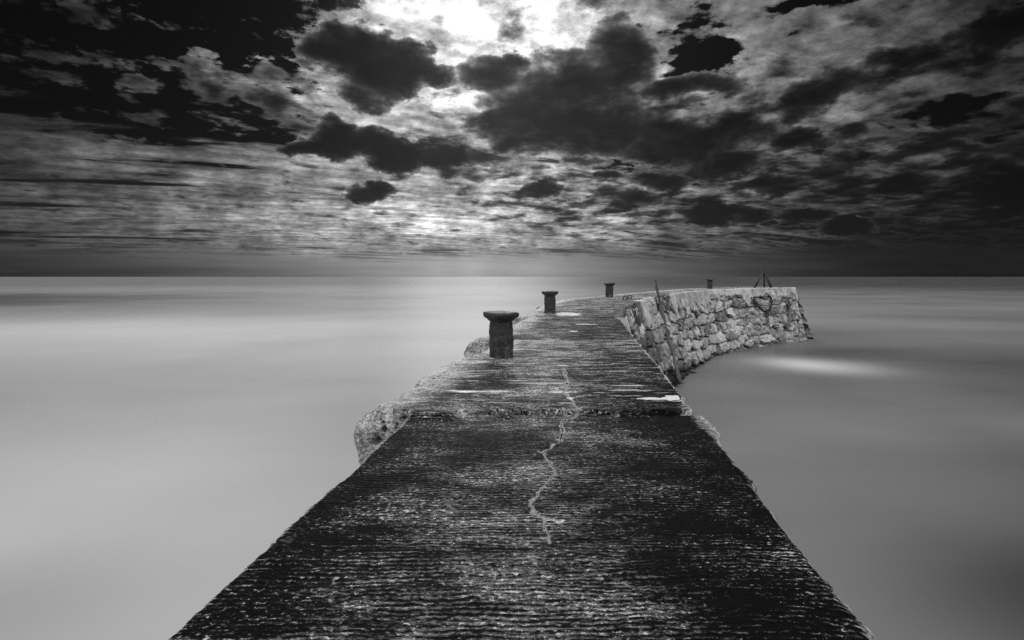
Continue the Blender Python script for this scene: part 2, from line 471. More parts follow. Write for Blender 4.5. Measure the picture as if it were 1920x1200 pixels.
def stone_mat():
    m, T, b = new_mat('granite_rubble')
    tc = T.node('ShaderNodeTexCoord'); p = Sock(T, tc.outputs['Object'])
    x, y, z = T.sep(p)
    tone, joint = T.attr('tone'), T.attr('joint')
    weed = T.attr('weed')
    n = T.noise(p, 3.2, 6, 0.65); f = T.noise(p, 16.0, 5, 0.7)
    st = T.noise(T.vec(x * 2.2, y * 2.2, z * 0.45), 1.0, 4, 0.6)
    col = 0.20 + tone * 0.44 + (n - 0.5) * 1.0 + (f - 0.5) * 1.2
    col = T.mx(T.mn(col, 0.75), 0.03)
    lime = T.attr('lime')
    mort = T.mix(T.step(n * 0.6 + f * 0.4 + lime, 0.50, 0.60), 0.02, 0.75)
    col = T.mix(joint, col, mort)
    dark = T.step(weed + (n - 0.5) * 0.9 + (f - 0.5) * 0.6, 0.35, 0.75)
    col = T.mix(dark, col, 0.03)
    lich = T.step(f + (n - 0.5) * 0.5, 0.64, 0.74)
    col = T.mix(lich * (1.0 - dark), col, 0.62)
    finish(T, b, col, 0.82, n * 0.6 + f * 0.6, 0.9, 0.06, spec=0.25)
    return m

def coping_mat(name, base, streak):
    m, T, b = new_mat(name)
    tc = T.node('ShaderNodeTexCoord'); p = Sock(T, tc.outputs['Object'])
    x, y, z = T.sep(p)
    st = T.noise(T.vec(x * 2.6, y * 2.6, z * 0.35), 1.0, 5, 0.6)
    n = T.noise(p, 7.0, 6, 0.7); f = T.noise(p, 1.1, 4, 0.6)
    col = base + (st - 0.5) * streak + (n - 0.5) * 0.40 + (f - 0.5) * 0.5
    col = T.mx(T.mn(col, 0.72), 0.03)
    finish(T, b, col, 0.8, n, 0.6, 0.04, spec=0.25)
    return m

def iron_mat(name, base=0.030, lich=0.6, rough=0.55):
    m, T, b = new_mat(name)
    tc = T.node('ShaderNodeTexCoord'); p = Sock(T, tc.outputs['Object'])
    x, y, z = T.sep(p)
    n = T.noise(p, 6.0, 6, 0.65); f = T.noise(p, 38.0, 5, 0.7)
    v = T.noise(T.vec(x * 9, y * 9, z * 1.6), 1.0, 4, 0.6)
    col = base + (n - 0.5) * 0.05 + (f - 0.5) * 0.05 + (v - 0.5) * 0.03
    s = T.step(n * 0.6 + f * 0.4 + (0.35 - z) * 0.16, 0.56, 0.66) * lich
    col = T.mix(s, col, 0.17)
    s2 = T.step(n * 0.4 + f * 0.6 + (0.10 - z) * 0.45, 0.60, 0.68) * lich
    col = T.mix(s2, col, 0.36)
    col = T.mx(col, 0.008)
    finish(T, b, col, rough, f * 0.7 + n, 0.8, 0.02, spec=0.45)
    return m

M_DECK, M_STONE = concrete_deck(), stone_mat()
M_COPE, M_COPE_D, M_COPE_L = coping_mat('cement_coping', 0.42, 0.8), coping_mat('dark_coping', 0.09, 0.12), coping_mat('pale_coping', 0.56, 0.5)
M_IRON, M_RUST = iron_mat('cast_iron', 0.032, 0.7), iron_mat('rusted_iron', 0.025, 0.15)
M_WOOD = iron_mat('barnacled_timber', 0.04, 0.3, 0.8)
M_ROPE = iron_mat('tarred_rope', 0.06, 0.3, 0.85)
m_, T_, b_ = new_mat('galvanised_bar'); finish(T_, b_, 0.55, 0.5); M_BAR = m_

# ------------------------------------------------------------------ walkway slabs
bw = empty('breakwater', (0, 0, 0))
tag(bw, 'long curving stone breakwater with worn dark concrete walkway and rubble inner wall', 'breakwater')

CRACK_PX = [(1057, 690), (1063, 715), (1060, 735), (1068, 748), (1082, 765), (1074, 785), (1057, 790), (1055, 815), (1045, 832), (1021, 848), (1033, 870), (1037, 885), (1028, 905), (1008, 925), (997, 940), (1003, 962), (1018, 975), (1024, 1000), (1030, 1015)]
def to_deck(px, py, h=None):
    y = 10.0
    for _ in range(40): y = F_PX * (CAM_H - float(deckz(y))) / (py - HY)
    return ((px - CX) * y / F_PX, y)
CRACK = [to_deck(*c) for c in CRACK_PX]
CRACK = [tuple(q) for q in catmull(CRACK, 4)]
CRACK_SEGS = list(zip(CRACK[:-1], CRACK[1:]))
for br in ([(1055, 772), (1060, 783), (1057, 790)], [(1068, 748), (1090, 742), (1120, 741)], [(1018, 975), (1040, 976), (1058, 977)], [(1021, 848), (1012, 846)], [(1037, 885), (1043, 893)], [(1055, 800), (1066, 803)]):
    bp = [to_deck(*c) for c in br]; CRACK_SEGS += list(zip(bp[:-1], bp[1:]))
PALE_BLOTCHES = [(1065, 589, 26, 3.0), (1005, 590, 14, 1.6), (1268, 746, 28, 5.5), (1225, 748, 30, 2.0), (1068, 746, 9, 3), (1100, 608, 18, .8), (1075, 621, 10, .8), (1040, 977, 22, 1.6)]

def slab(y0, y1, Lp, nx_, ny_, ws, hs, cap, flat, streak, Rp=None, rs=0.05, depth=0.75, holes=(), seed=0, amp=0.004, lead=None):
    """Lp: outer left edge (x, y) points; right edge from R_CURVE or Rp; ws/hs: rounded left shoulder; cap: front face rows"""
    ts = np.linspace(0, 1, ny_)
    L = np.array(Lp, float)
    if Rp is None:
        s0, s1 = s_of_y(y0), s_of_y(y1)
        ss = s0 + (s1 - s0) * ts
        rx, ry, _, _ = Rat(ss)
    else:
        Rr = np.array(Rp, float)
        ry = y0 + (y1 - y0) * ts; rx = np.interp(ry, Rr[:, 1], Rr[:, 0])
    if lead:                                   # curved part: pair by arc length
        lc = catmull(Lp, 30); ls = np.concatenate([[0], np.cumsum(np.hypot(*np.diff(lc, axis=0).T))]); tt = ts * ls[-1]
        lx, ly = np.interp(tt, ls, lc[:, 0]), np.interp(tt, ls, lc[:, 1])
    else:
        ly = y0 + (y1 - y0) * ts; lx = np.interp(ly, L[:, 1], L[:, 0])
    zz = deckz((ly + ry) / 2 if lead else ly) if not flat else np.full(ny_, flat - 1.0)
    width = np.hypot(rx - lx, ry - ly)
    # cross profile: (metres from left or fraction, drop)
    nl = 26
    ph = np.linspace(0, math.pi / 2, nl)
    left_off = np.concatenate([np.linspace(0.16, 0.0, 8)[:-1], ws * (1 - np.cos(ph))])
    left_dz = np.concatenate([np.linspace(-depth, -hs, 8)[:-1], -hs * (1 - np.sin(ph))])
    mid = np.linspace(0, 1, nx_)[1:-1]
    right_off = np.concatenate([rs * (1 - np.cos(ph[::-3])), np.zeros(6)])
    right_dz = np.concatenate([-rs * (1 - np.sin(ph[::-3])), np.linspace(-rs, -depth, 7)[1:]])
    rows, sides = [], []
    nL, nR = len(left_off), len(right_off)
    for j in range(ny_):
        wj = width[j]
        off = np.concatenate([left_off, ws + (wj - ws - rs) * mid, wj - right_off])
        dz = np.concatenate([left_dz, np.zeros(len(mid)), right_dz])
        fr = off / wj
        rows.append(np.stack([lx[j] + (rx[j] - lx[j]) * fr, ly[j] + (ry[j] - ly[j]) * fr, zz[j] + dz], axis=-1))
        inner = ws * (0.9 if ws > .1 else 0.2)
        sd = np.clip(1.35 - off / max(ws * 1.75, 1e-3), 0, 1) if ws > .1 else np.clip(1 - off / .03, 0, 1)
        sd = np.maximum(sd, np.clip(1 - (wj - off) / (0.05 + .22 * math.exp(-((ly[j] - 4.95) / .42) ** 2)), 0, 1) * 1.1)
        sides.append(sd)
    pos = np.stack(rows); side = np.stack(sides)
    if cap:
        r = 0.05
        base = pos[0].copy(); cxm = (base[:, 0].min() + base[:, 0].max()) / 2; hw = (base[:, 0].max() - base[:, 0].min()) / 2
        zc = zz[0] - depth / 2; hh = depth / 2
        extra, es = [], []
        for q in np.linspace(0, math.pi / 2, 7)[1:]:
            e = r * (1 - math.cos(q)); yy = -r * math.sin(q)
            extra.append(np.stack([cxm + (base[:, 0] - cxm) * (1 - e / hw), base[:, 1] + yy, zc + (base[:, 2] - zc) * (1 - e / hh)], axis=-1))
            es.append(side[0])
        b0 = extra[-1]
        for fct in np.linspace(1, 0.02, cap)[1:]:
            extra.append(np.stack([cxm + (b0[:, 0] - cxm) * fct, b0[:, 1], zc + (b0[:, 2] - zc) * fct], axis=-1)); es.append(np.clip((base[0, 0] + 1.15 - (cxm + (b0[:, 0] - cxm) * fct)) / .3, 0, 1) * .85)
        pos = np.concatenate([np.stack(extra[::-1]), pos]); side = np.concatenate([np.stack(es[::-1]), side])
    X, Y, Z = pos[..., 0], pos[..., 1], pos[..., 2]
    # unevenness of the poured concrete, rough shoulders, chipped edges
    k = amp + side * (0.030 if ws > .1 else 0.008)
    dzn = fbm(X * 1.1, Y * 1.6, Z * 2, 3, seed) * 0.5 + fbm(X * 3.5, Y * 11, Z * 5, 4, seed + 5) * 0.6
    rg = fbm(X * 9, Y * 9, Z * 9, 4, seed + 9, 0.6)
    pos = pos.copy()
    pos[..., 2] += dzn * amp * 1.6 + rg * k * 0.7
    pos[..., 0] += fbm(X * 8, Y * 8, Z * 8, 4, seed + 31, 0.6) * side * (0.024 if ws > .1 else 0.024) + fbm(X * .1, Y * 2.2, 3, 4, seed + 33, .6) * np.clip(side, 0, .6) * .03
    pos[..., 1] += fbm(X * 8, Y * 8, Z * 8, 4, seed + 51, 0.6) * side * 0.03 * (1.0 if cap else 0)
    if cap:
        wf = np.exp(-np.maximum(Y - y0, 0) / .3)
        pos[..., 1] += fbm(X * 2.3, seed, Z, 4, seed + 71, .6) * .07 * wf
        pos[..., 2] -= np.maximum(0, fbm(X * 2.6, seed, 3, 4, seed + 77, .6)) * .06 * np.exp(-np.maximum(Y - y0, 0) / .14) * (side < .3)
    if y1 < 5.18:
        rec = np.maximum(sstep(-.62, -.5, X) * sstep(1.12, 0.98, X) * (1 - np.exp(-((X + .06) / .05) ** 2)), sstep(1.32, 1.42, X))
        pos[..., 2] += .052 * sstep(5.0, 5.16, Y + fbm(X * 3, Y * 3, 2, 3, 91) * .06) * (1 - rec) * (Z > -.05)
    for (hx, hz, hr) in holes:
        d2 = ((X - hx) ** 2 + (Z - hz) ** 2) / hr ** 2
        pos[..., 1] += np.where(Y < y0 + 0.25, 0.14 * np.exp(-d2 * d2), 0)
    # masks that belong to the surface
    crack = np.full_like(X, 0.3)
    wx = X + fbm(X * 14, Y * 14, 0, 3, 3) * 0.018; wy = Y + fbm(X * 14, Y * 14, 5, 3, 4) * 0.018
    sc = np.clip(Y / 6.0, 0.7, 1.6)
    for (p, q) in CRACK_SEGS:
        vx, vy = q[0] - p[0], q[1] - p[1]; l2 = vx * vx + vy * vy
        t = np.clip(((wx - p[0]) * vx + (wy - p[1]) * vy) / l2, 0, 1)
        dd = np.hypot(wx - p[0] - t * vx, wy - p[1] - t * vy)
        crack = np.minimum(crack, dd / sc)
    pos[..., 2] -= np.where(crack < 0.012, 0.014, 0) * (side < 0.3)
    spots = np.zeros_like(X)
    for (px, py, prx, pry) in PALE_BLOTCHES:
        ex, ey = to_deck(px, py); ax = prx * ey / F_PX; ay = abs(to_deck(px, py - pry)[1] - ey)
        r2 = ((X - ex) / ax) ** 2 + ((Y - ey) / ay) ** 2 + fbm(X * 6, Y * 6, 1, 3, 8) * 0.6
        spots = np.maximum(spots, sstep(1.1, 0.8, r2))
    spots *= (side < 0.2)
    # thickness of the algae film: heaviest along the lee side and the weather edge near the camera
    film = .19 * np.exp(-(((X - np.interp(Y, [1, 5, 9], [1.25, 1.35, 1.7])) / .62) ** 2)) * sstep(10.5, 8.5, Y) + .22 * np.exp(-((X + np.interp(Y, [1, 5], [1.15, .9])) / .3) ** 2) * sstep(5.2, 4.5, Y) + .18 * sstep(10.8, 11.3, Y) * sstep(16.6, 15.5, Y) * (X > .9)
    film = film * (side < .3)
    ctr = np.interp(Y, [0, 6, 17], [0.05, 0.55, 2.0]) - 0.15
    worn = np.exp(-((X - ctr) / 0.75) ** 2) * 0.75 + 0.25 * np.exp(-((X - ctr + .9) / .5) ** 2) - 0.32 + np.interp(Y, [0, 4.5, 5.2, 7, 8.2, 10.7, 10.8, 16.6, 17, 21, 28, 40], [0, .1, .1, .15, .5, .8, .1, .25, .5, .8, 1.2, 1.5])
    o = mesh_grid('walkway_slab', pos, M_DECK, bw, dict(worn=worn, crack=crack, side=side, blotch=spots, film=film, streak=streak * (sstep(y0 + .1, y0 + .4, Y) if cap else np.ones_like(X))))
    return o

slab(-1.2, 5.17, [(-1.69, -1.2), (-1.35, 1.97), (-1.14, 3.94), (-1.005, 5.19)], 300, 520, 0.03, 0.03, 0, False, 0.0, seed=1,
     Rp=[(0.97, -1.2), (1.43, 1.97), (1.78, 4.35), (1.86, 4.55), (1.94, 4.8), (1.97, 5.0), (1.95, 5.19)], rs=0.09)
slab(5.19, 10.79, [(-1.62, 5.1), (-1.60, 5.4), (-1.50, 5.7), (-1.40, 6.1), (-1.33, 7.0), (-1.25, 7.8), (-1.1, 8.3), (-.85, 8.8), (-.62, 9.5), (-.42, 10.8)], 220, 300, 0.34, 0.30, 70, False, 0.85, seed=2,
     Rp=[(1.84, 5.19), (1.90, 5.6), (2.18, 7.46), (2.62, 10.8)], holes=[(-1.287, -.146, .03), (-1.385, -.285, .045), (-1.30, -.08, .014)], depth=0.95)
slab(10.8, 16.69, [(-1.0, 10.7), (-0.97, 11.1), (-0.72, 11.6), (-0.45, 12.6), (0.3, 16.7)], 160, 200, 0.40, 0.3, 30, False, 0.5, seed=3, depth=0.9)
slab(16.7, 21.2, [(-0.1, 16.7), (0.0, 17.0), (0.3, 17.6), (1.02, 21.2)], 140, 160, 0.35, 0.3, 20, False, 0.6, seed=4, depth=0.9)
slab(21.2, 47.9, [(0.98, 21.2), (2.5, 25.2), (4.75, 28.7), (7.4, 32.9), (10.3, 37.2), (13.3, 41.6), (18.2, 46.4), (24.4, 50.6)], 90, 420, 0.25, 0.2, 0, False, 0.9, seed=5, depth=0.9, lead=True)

# ------------------------------------------------------------------ rubble walls
def stone_field(s, w, seed, cw=1.5, ch=0.76):
    """rough blocks in loose courses: nearest and second nearest of jittered cell centres, boxy metric"""
    wv = w + fbm(s * 0.45, w * 0.7, 0, 3, seed) * 0.14 + fbm(s * 2.2, w * 2.2, 2, 3, seed + 7) * 0.07
    sv = s + fbm(s * 1.1, w * 1.4, 4, 3, seed + 2) * 0.16 + fbm(s * 3.0, w * 3.0, 9, 2, seed + 3) * 0.05
    row = np.floor(wv / ch)
    f1 = np.full(s.shape, 9.0); f2 = np.full(s.shape, 9.0)
    tone = np.zeros_like(s); bul = np.zeros_like(s); ti = np.zeros_like(s); ins = np.zeros_like(s); lx = np.zeros_like(s); lw = np.zeros_like(s)
    for dr in (-1, 0, 1):
        r = row + dr
        wid = cw * (0.55 + 0.75 * _hash(r, r * 0, r * 0 + 3, seed))          # each course has its own block length
        colm = np.floor(sv / wid + _hash(r, r * 0, r * 0, seed) * 5)
        for dc in (-2, -1, 0, 1, 2):
            c = colm + dc
            cx = (c + 0.5 + (_hash(c, r, r * 0 + 1, seed) - .5) * 0.75 - _hash(r, r * 0, r * 0, seed) * 5) * wid
            cy = (r + 0.5 + (_hash(c, r, r * 0 + 2, seed) - .5) * 0.42) * ch
            size = 1.0 + (_hash(c, r, r * 0 + 4, seed) - .5) * 0.35
            ax, ay = np.abs(sv - cx) / (wid * 1.0 * size), np.abs(wv - cy) / (ch * size)
            d = (ax ** 3.4 + ay ** 3.4) ** (1 / 3.4)
            nw = d < f1
            f2 = np.where(nw, f1, np.minimum(f2, d)); f1 = np.where(nw, d, f1)
            tone = np.where(nw, _hash(c, r, r * 0 + 5, seed), tone); bul = np.where(nw, _hash(c, r, r * 0 + 6, seed), bul)
            ti = np.where(nw, _hash(c, r, r * 0 + 7, seed) * 2 - 1, ti); ins = np.where(nw, _hash(c, r, r * 0 + 8, seed) * 2 - 1, ins)
            lx = np.where(nw, sv - cx, lx); lw = np.where(nw, wv - cy, lw)
    d = (f2 - f1) * 0.48 + fbm(s * 6, w * 6, 1, 3, seed + 11) * 0.022
    body = sstep(0.012, 0.075, d)
    h = body * (0.20 + 0.20 * bul) + sstep(0.05, 0.35, d) * 0.03 + (ti * lx * 0.20 - ins * lw * 0.34) * body + ins * .03
    h = h + (fbm(s * 3.6, w * 4.0, 7, 5, seed + 21, 0.62)) * 0.065 * body
    joint = sstep(0.070, 0.036, d)
    if seed == 11:
        q = sstep(S_END - .35, S_END - .1, s)                      # the corner is finished with dressed quoins
        h = h * (1 - q) + q * (.20 + .02 * fbm(s * 4, w * 4, 3, 3, 5)); joint = joint * (1 - q) + q * sstep(.08, .03, np.abs((w % .62) - .31))
    return h, tone, joint

def rubble_wall(name, pts_fn, s_arr, w_arr, seed, weedfn, parent=bw, scale=1.0, lime=None):
    s, w = np.meshgrid(s_arr, w_arr)
    h, tone, joint = stone_field(s, w, seed)
    x, y, nx, ny, zt = pts_fn(s)
    o = BATTER * w + h * scale - 0.20
    pos = np.stack([x + nx * o, y + ny * o, zt - 0.02 - w], axis=-1)
    weed = weedfn(s, w, x, y)
    return mesh_grid(name, pos[::-1], M_STONE, parent, dict(tone=tone[::-1], joint=joint[::-1], weed=weed[::-1], lime=(lime(s, w) if lime else np.zeros_like(s))[::-1]))

def inner_fn(s):
    x, y, tx, ty = Rat(s)
    k = np.interp(y, [14.5, 17.5], [0.42, 0.0])
    return x - ty * k, y + tx * k, ty, -tx, deckz(y)
s_vis = s_of_y(17)
s_arr = np.concatenate([np.arange(0.5, s_vis, 0.12), np.arange(s_vis, s_of_y(26), 0.03), np.arange(s_of_y(26), S_END + 0.02, 0.045)])
w_arr = np.concatenate([np.arange(0, 5.2, 0.035), [5.5, 6.0]])
def inner_weed(s, w, x, y):
    a = np.interp(s, [s_of_y(17), s_of_y(25), s_of_y(30), s_of_y(36)], [0.74, 0.60, 0.22, 0.02])
    return a * sstep(0.3, 2.0, w) + np.interp(w, [3.5, 4.6], [0, .62]) * np.interp(s, [s_of_y(36), s_of_y(46)], [1, .75])
rubble_wall('inner_wall', inner_fn, s_arr, w_arr, 11, inner_weed, lime=lambda s, w: np.interp(s, [s_of_y(33), s_of_y(42)], [-.10, .06]) + .06 * np.sin(w * 2.1 + s * .3))

# outer (seaward) and end walls
LC = catmull([(-1.66, -1.2), (-1.3, 1.97), (-1.1, 5.2), (-0.78, 8.6), (-.35, 11.5), (0.35, 16.7), (1.02, 21.2), (2.5, 25.2), (4.75, 28.7), (7.4, 32.9), (10.3, 37.2), (13.3, 41.6), (18.2, 46.4), (24.4, 50.6)], 30)
L_S = np.concatenate([[0], np.cumsum(np.hypot(*np.diff(LC, axis=0).T))])
def outer_fn(s):
    x = np.interp(s, L_S, LC[:, 0]); y = np.interp(s, L_S, LC[:, 1])
    tx = np.interp(s + .4, L_S, LC[:, 0]) - np.interp(s - .4, L_S, LC[:, 0]); ty = np.interp(s + .4, L_S, LC[:, 1]) - np.interp(s - .4, L_S, LC[:, 1])
    l = np.hypot(tx, ty); tx, ty = tx / l, ty / l
    return x + ty * 0.25, y - tx * 0.25, -ty, tx, deckz(y) - 0.35
ow = rubble_wall('outer_wall', outer_fn, np.arange(0, L_S[-1] + .05, 0.12)[::-1], np.arange(0, 5.6, .1), 12, lambda s, w, x, y: np.interp(w, [2, 4.5], [0.1, .7]))
ex0 = np.array([26.4, 48.0]); ex1 = np.array([24.4, 50.6]); et = ex1 - ex0; el_ = float(np.hypot(*et)); et /= el_
def end_fn(s):
    return ex0[0] + et[0] * s, ex0[1] + et[1] * s, np.full_like(s, et[1]), np.full_like(s, -et[0]), np.full_like(s, 0.39)
# quoin corner: the end wall starts at the battered corner of the inner wall
def end_wall():
    s, w = np.meshgrid(np.linspace(-0.02, 1.02, 60), np.arange(0, 5.6, .06))
    h, tone, joint = stone_field(s * el_, w, 13)
    ix, iy, itx, ity = [float(v) for v in Rat(S_END)]
    o = BATTER * w + h - .08
    # inner corner line and outer corner line both lean with the batter
    ax = ix + ity * (BATTER * w - .06); ay = iy - itx * (BATTER * w - .06)
    bx = ex1[0] - ity * (BATTER * w - .06); by = ex1[1] + itx * (BATTER * w - .06)
    pos = np.stack([ax + (bx - ax) * s + itx * o * .9, ay + (by - ay) * s + ity * o * .9, 0.37 - w], axis=-1)
    mesh_grid('end_wall', pos[::-1], M_STONE, bw, dict(tone=tone[::-1], joint=joint[::-1], weed=np.interp(w, [3.8, 5], [0, .6])[::-1]))
end_wall()

# ------------------------------------------------------------------ coping blocks along the inner edge
def coping(s0, s1, h, mat, proud=0.16, rise=0.012, depth=0.16, seed=0, lower=None):
    n = max(8, int((s1 - s0) / 0.07)); ss = np.linspace(s0 + 0.03, s1 - 0.03, n)
    x, y, tx, ty = Rat(ss); nx, ny = ty, -tx; zt = deckz(y) + rise
    # profile from inside top, over the edge, down the face, back under
    r = 0.035
    a = np.linspace(0, math.pi / 2, 5)
    off = np.concatenate([np.linspace(-depth, proud - r, 8)[:-1], proud - r + r * np.sin(a), proud + np.zeros(12), [proud - r * .5, proud - r - .05, -depth * .4]])
    dz = np.concatenate([np.zeros(7), -r + r * np.cos(a), -np.linspace(r, h - r, 13)[1:], [-h + r * .2, -h, -h]])
    off, dz = off[None, :], dz[None, :]
    lo = 1 + (fbm(ss * 1.7, 0, seed, 3, seed) * 0.30)[:, None] * sstep(0.3, 1.0, -dz / h)
    dz = dz * lo
    o = off + BATTER * np.maximum(-dz, 0) * (off > 0)
    X = x[:, None] + nx[:, None] * o; Y = y[:, None] + ny[:, None] * o; Z = zt[:, None] + dz
    pos = np.stack([X, Y, Z], axis=-1)
    # close the ends
    c0, c1 = pos[0].mean(axis=0), pos[-1].mean(axis=0)
    e0 = np.stack([c0 + (pos[0] - c0) * f for f in (0.02, .5, .97)]); e1 = np.stack([c1 + (pos[-1] - c1) * f for f in (.97, .5, .02)])
    pos = np.concatenate([e0, pos, e1])
    X, Y, Z = pos[..., 0].copy(), pos[..., 1].copy(), pos[..., 2].copy()
    for i, sd in enumerate((1, 2, 3)): pos[..., i] += fbm(X * 3, Y * 3, Z * 3, 4, seed * 7 + sd) * 0.032
    return mesh_grid('coping_block', pos[::-1], mat, bw)
def cpx(x0, x1, h, mat, **k): coping(s_of_px(x0), s_of_px(x1), h, mat, **k)
cpx(1158.5, 1163, 0.75, M_COPE_L, seed=1, proud=.2)
cpx(1163, 1193, 0.95, M_COPE_D, seed=2, proud=.14)
cpx(1193, 1204, 1.05, M_COPE_L, seed=3, proud=.24)
cpx(1204, 1222, 0.85, M_COPE, seed=4)
cpx(1222, 1252, 0.8, M_COPE_D, seed=5, proud=.10)
cpx(1252, 1262, 1.0, M_COPE_L, seed=6)
cpx(1262, 1300, 0.98, M_COPE, seed=7, proud=.18)
cpx(1300, 1326, 1.15, M_COPE, seed=8)
cpx(1326, 1386, 0.42, M_COPE_L, seed=9, proud=.2)
cpx(1386, 1405, 1.45, M_COPE_L, seed=10)
cpx(1405, 1437, 0.72, M_COPE, seed=11, proud=.18)
cpx(1437, 1478, 0.85, M_COPE, seed=12)
coping(s_of_px(1478), S_END + .02, 1.0, M_COPE_L, seed=13, proud=.18)

# ------------------------------------------------------------------ bollards
def lathe(profile, n, seed, jit=0.006, lump=0.02):
    # resample the profile finely, then roughen
    P = np.array(profile, float)
    L = np.concatenate([[0], np.cumsum(np.hypot(*np.diff(P, axis=0).T))])
    t = np.linspace(0, L[-1], max(30, int(L[-1] / 0.012)))
    r, z = np.interp(t, L, P[:, 0]), np.interp(t, L, P[:, 1])
    a = np.linspace(0, 2 * math.pi, n, endpoint=False)
    R = r[:, None] * np.ones(n); Z = z[:, None] * np.ones(n)
    ca, sa = np.cos(a)[None, :], np.sin(a)[None, :]
    k = fbm(R * ca * 5, R * sa * 5, Z * 5, 4, seed, .55)
    k2 = fbm(R * ca * 22, R * sa * 22, Z * 22, 2, seed + 4)
    m = np.clip(R / 0.1, 0, 1)
    R2 = R + (k * lump + k2 * jit) * m
    Z2 = Z + k * lump * 0.5 * (Z > 0.02)
    return np.stack([R2 * ca, R2 * sa, Z2], axis=-1)
BODY = [(0.0, -.06), (0.21, -.06), (0.21, 0.012), (0.203, 0.025), (0.203, 0.05), (0.201, 0.3), (0.199, 0.55), (0.190, 0.60), (0.205, 0.63), (0.19, 0.645), (0.0, 0.645)]
CAP = [(0.0, 0.598), (0.18, 0.598), (0.204, 0.610), (0.222, 0.632), (0.252, 0.652), (0.282, 0.666), (0.298, 0.692), (0.298, 0.725), (0.284, 0.750), (0.24, 0.762), (0.20, 0.755), (0.1, 0.766), (0.0, 0.77)]
def make_bollard():
    t = empty('bollard')
    mesh_grid('post', lathe(BODY, 72, 3, lump=0.009), M_IRON, t, closed_u=True)
    mesh_grid('cap', lathe(CAP, 72, 8, lump=0.020), M_IRON, t, closed_u=True)
    return t
def copy_thing(o):
    c = o.copy(); COL.objects.link(c)
    for ch in list(o.children):
        d = ch.copy(); COL.objects.link(d); d.parent = c
    return c
b0 = make_bollard()
specs = [((-.18, 8.57), 0.985, 0.3, 'large dark iron bollard nearest on the walkway, patched with pale lichen'),
         ((1.36, 18.35), 1.03, 1.9, 'dark iron bollard with lumpy cap standing beside a pale puddle on the walkway'),
         ((5.25, 27.6), 1.03, 3.3, 'small iron bollard with pale top where the walkway bends, just before the ladder'),
         ((17.0, 44.0), 1.07, 4.4, 'tiny far iron bollard alone on the outer arm, between ladder and tripod')]
for i, ((x, y), sc, rz, lab) in enumerate(specs):
    o = b0 if i == 0 else copy_thing(b0)
    o.location = (x, y, float(deckz(y)) + 0.004); o.rotation_euler = (0, 0, rz); o.scale = (sc * (0.98 if i else 1), sc * (0.98 if i else 1), sc)
    tag(o, lab, 'bollard', 'iron bollards along the breakwater')

# ------------------------------------------------------------------ tripod beacon
def tripod():
    bx, by = 23.1, 46.9
    z0 = 0.40
    t = empty('tripod_beacon', (bx, by, z0)); tag(t, 'dark iron tripod with short mast standing at the far end of the breakwater', 'tripod')
    t.scale = (1.22, 1.22, 1.25)
    apex = (0, 0, 1.22)
    for (fx, fy) in ((-.80, -.15), (.32, -.35), (.68, .25)):
        m = MB(); m.tube([(fx, fy, 0), apex], [.07, .055], 8, jit=.1); m.build('leg', M_RUST, t)
    m = MB(); m.tube([(0, .0, 0), (0, 0, 1.3), (0, 0, 1.5)], [.06, .05, .035], 8, jit=.1); m.build('mast', M_RUST, t)
    m = MB(); m.tube([(0, 0, 1.48), (0, 0, 1.53), (0, 0, 1.60), (0, 0, 1.62)], [.03, .055, .05, .012], 8); m.build('finial', M_RUST, t)
    m = MB(); m.tube([(0, 0, 1.14), (0, 0, 1.18), (0, 0, 1.26)], [.05, .085, .07], 8); m.build('collar', M_RUST, t)
tripod()

# ------------------------------------------------------------------ ladder
def ladder():
    s = s_of_px(1223.5)
    x, y, tx, ty = [float(v) for v in Rat(s)]; nx, ny = ty, -tx; zt = float(deckz(y))
    t = empty('ladder', (x, y, zt)); tag(t, 'rough weed covered ladder fixed to the inner wall, stiles rising above the coping', 'ladder')
    def P(a, w, out=0.33):
        q = BATTER * max(w, -0.9) * (1.0 if w > 0 else .9) + out
        return (tx * a + nx * q, ty * a + ny * q, -w)
    for a, top in ((-.15, -.62), (.17, -.95)):
        m = MB(); pts = [P(a + random.uniform(-.02, .02), w) for w in np.linspace(top, 4.4, 22)]
        pts = [p if i < 4 else (p[0] + random.uniform(-.05, .05), p[1] + random.uniform(-.05, .05), p[2]) for i, p in enumerate(pts)]
        m.tube(pts, [.026 + (0.014 * min(1, max(0, (w - .2) / 1.5))) + (random.uniform(-.015, .05) if w > .3 else 0) for w in np.linspace(top, 4.4, 22)], 8, jit=.22); m.build('stile', M_WOOD, t)
    for k, w in enumerate(np.arange(-.3, 4.3, .36)):
        m = MB(); m.tube([P(-.15, w), P(0.0, w + .01), P(.17, w)], .03, 7, jit=.25); m.build('rung', M_WOOD, t)
    for w in (.35, 2.2, 4.0):
        for a in (-.15, .17):
            m = MB(); m.tube([P(a, w, .33), P(a, w, .0)], .03, 6); m.build('bracket', M_RUST, t)
ladder()

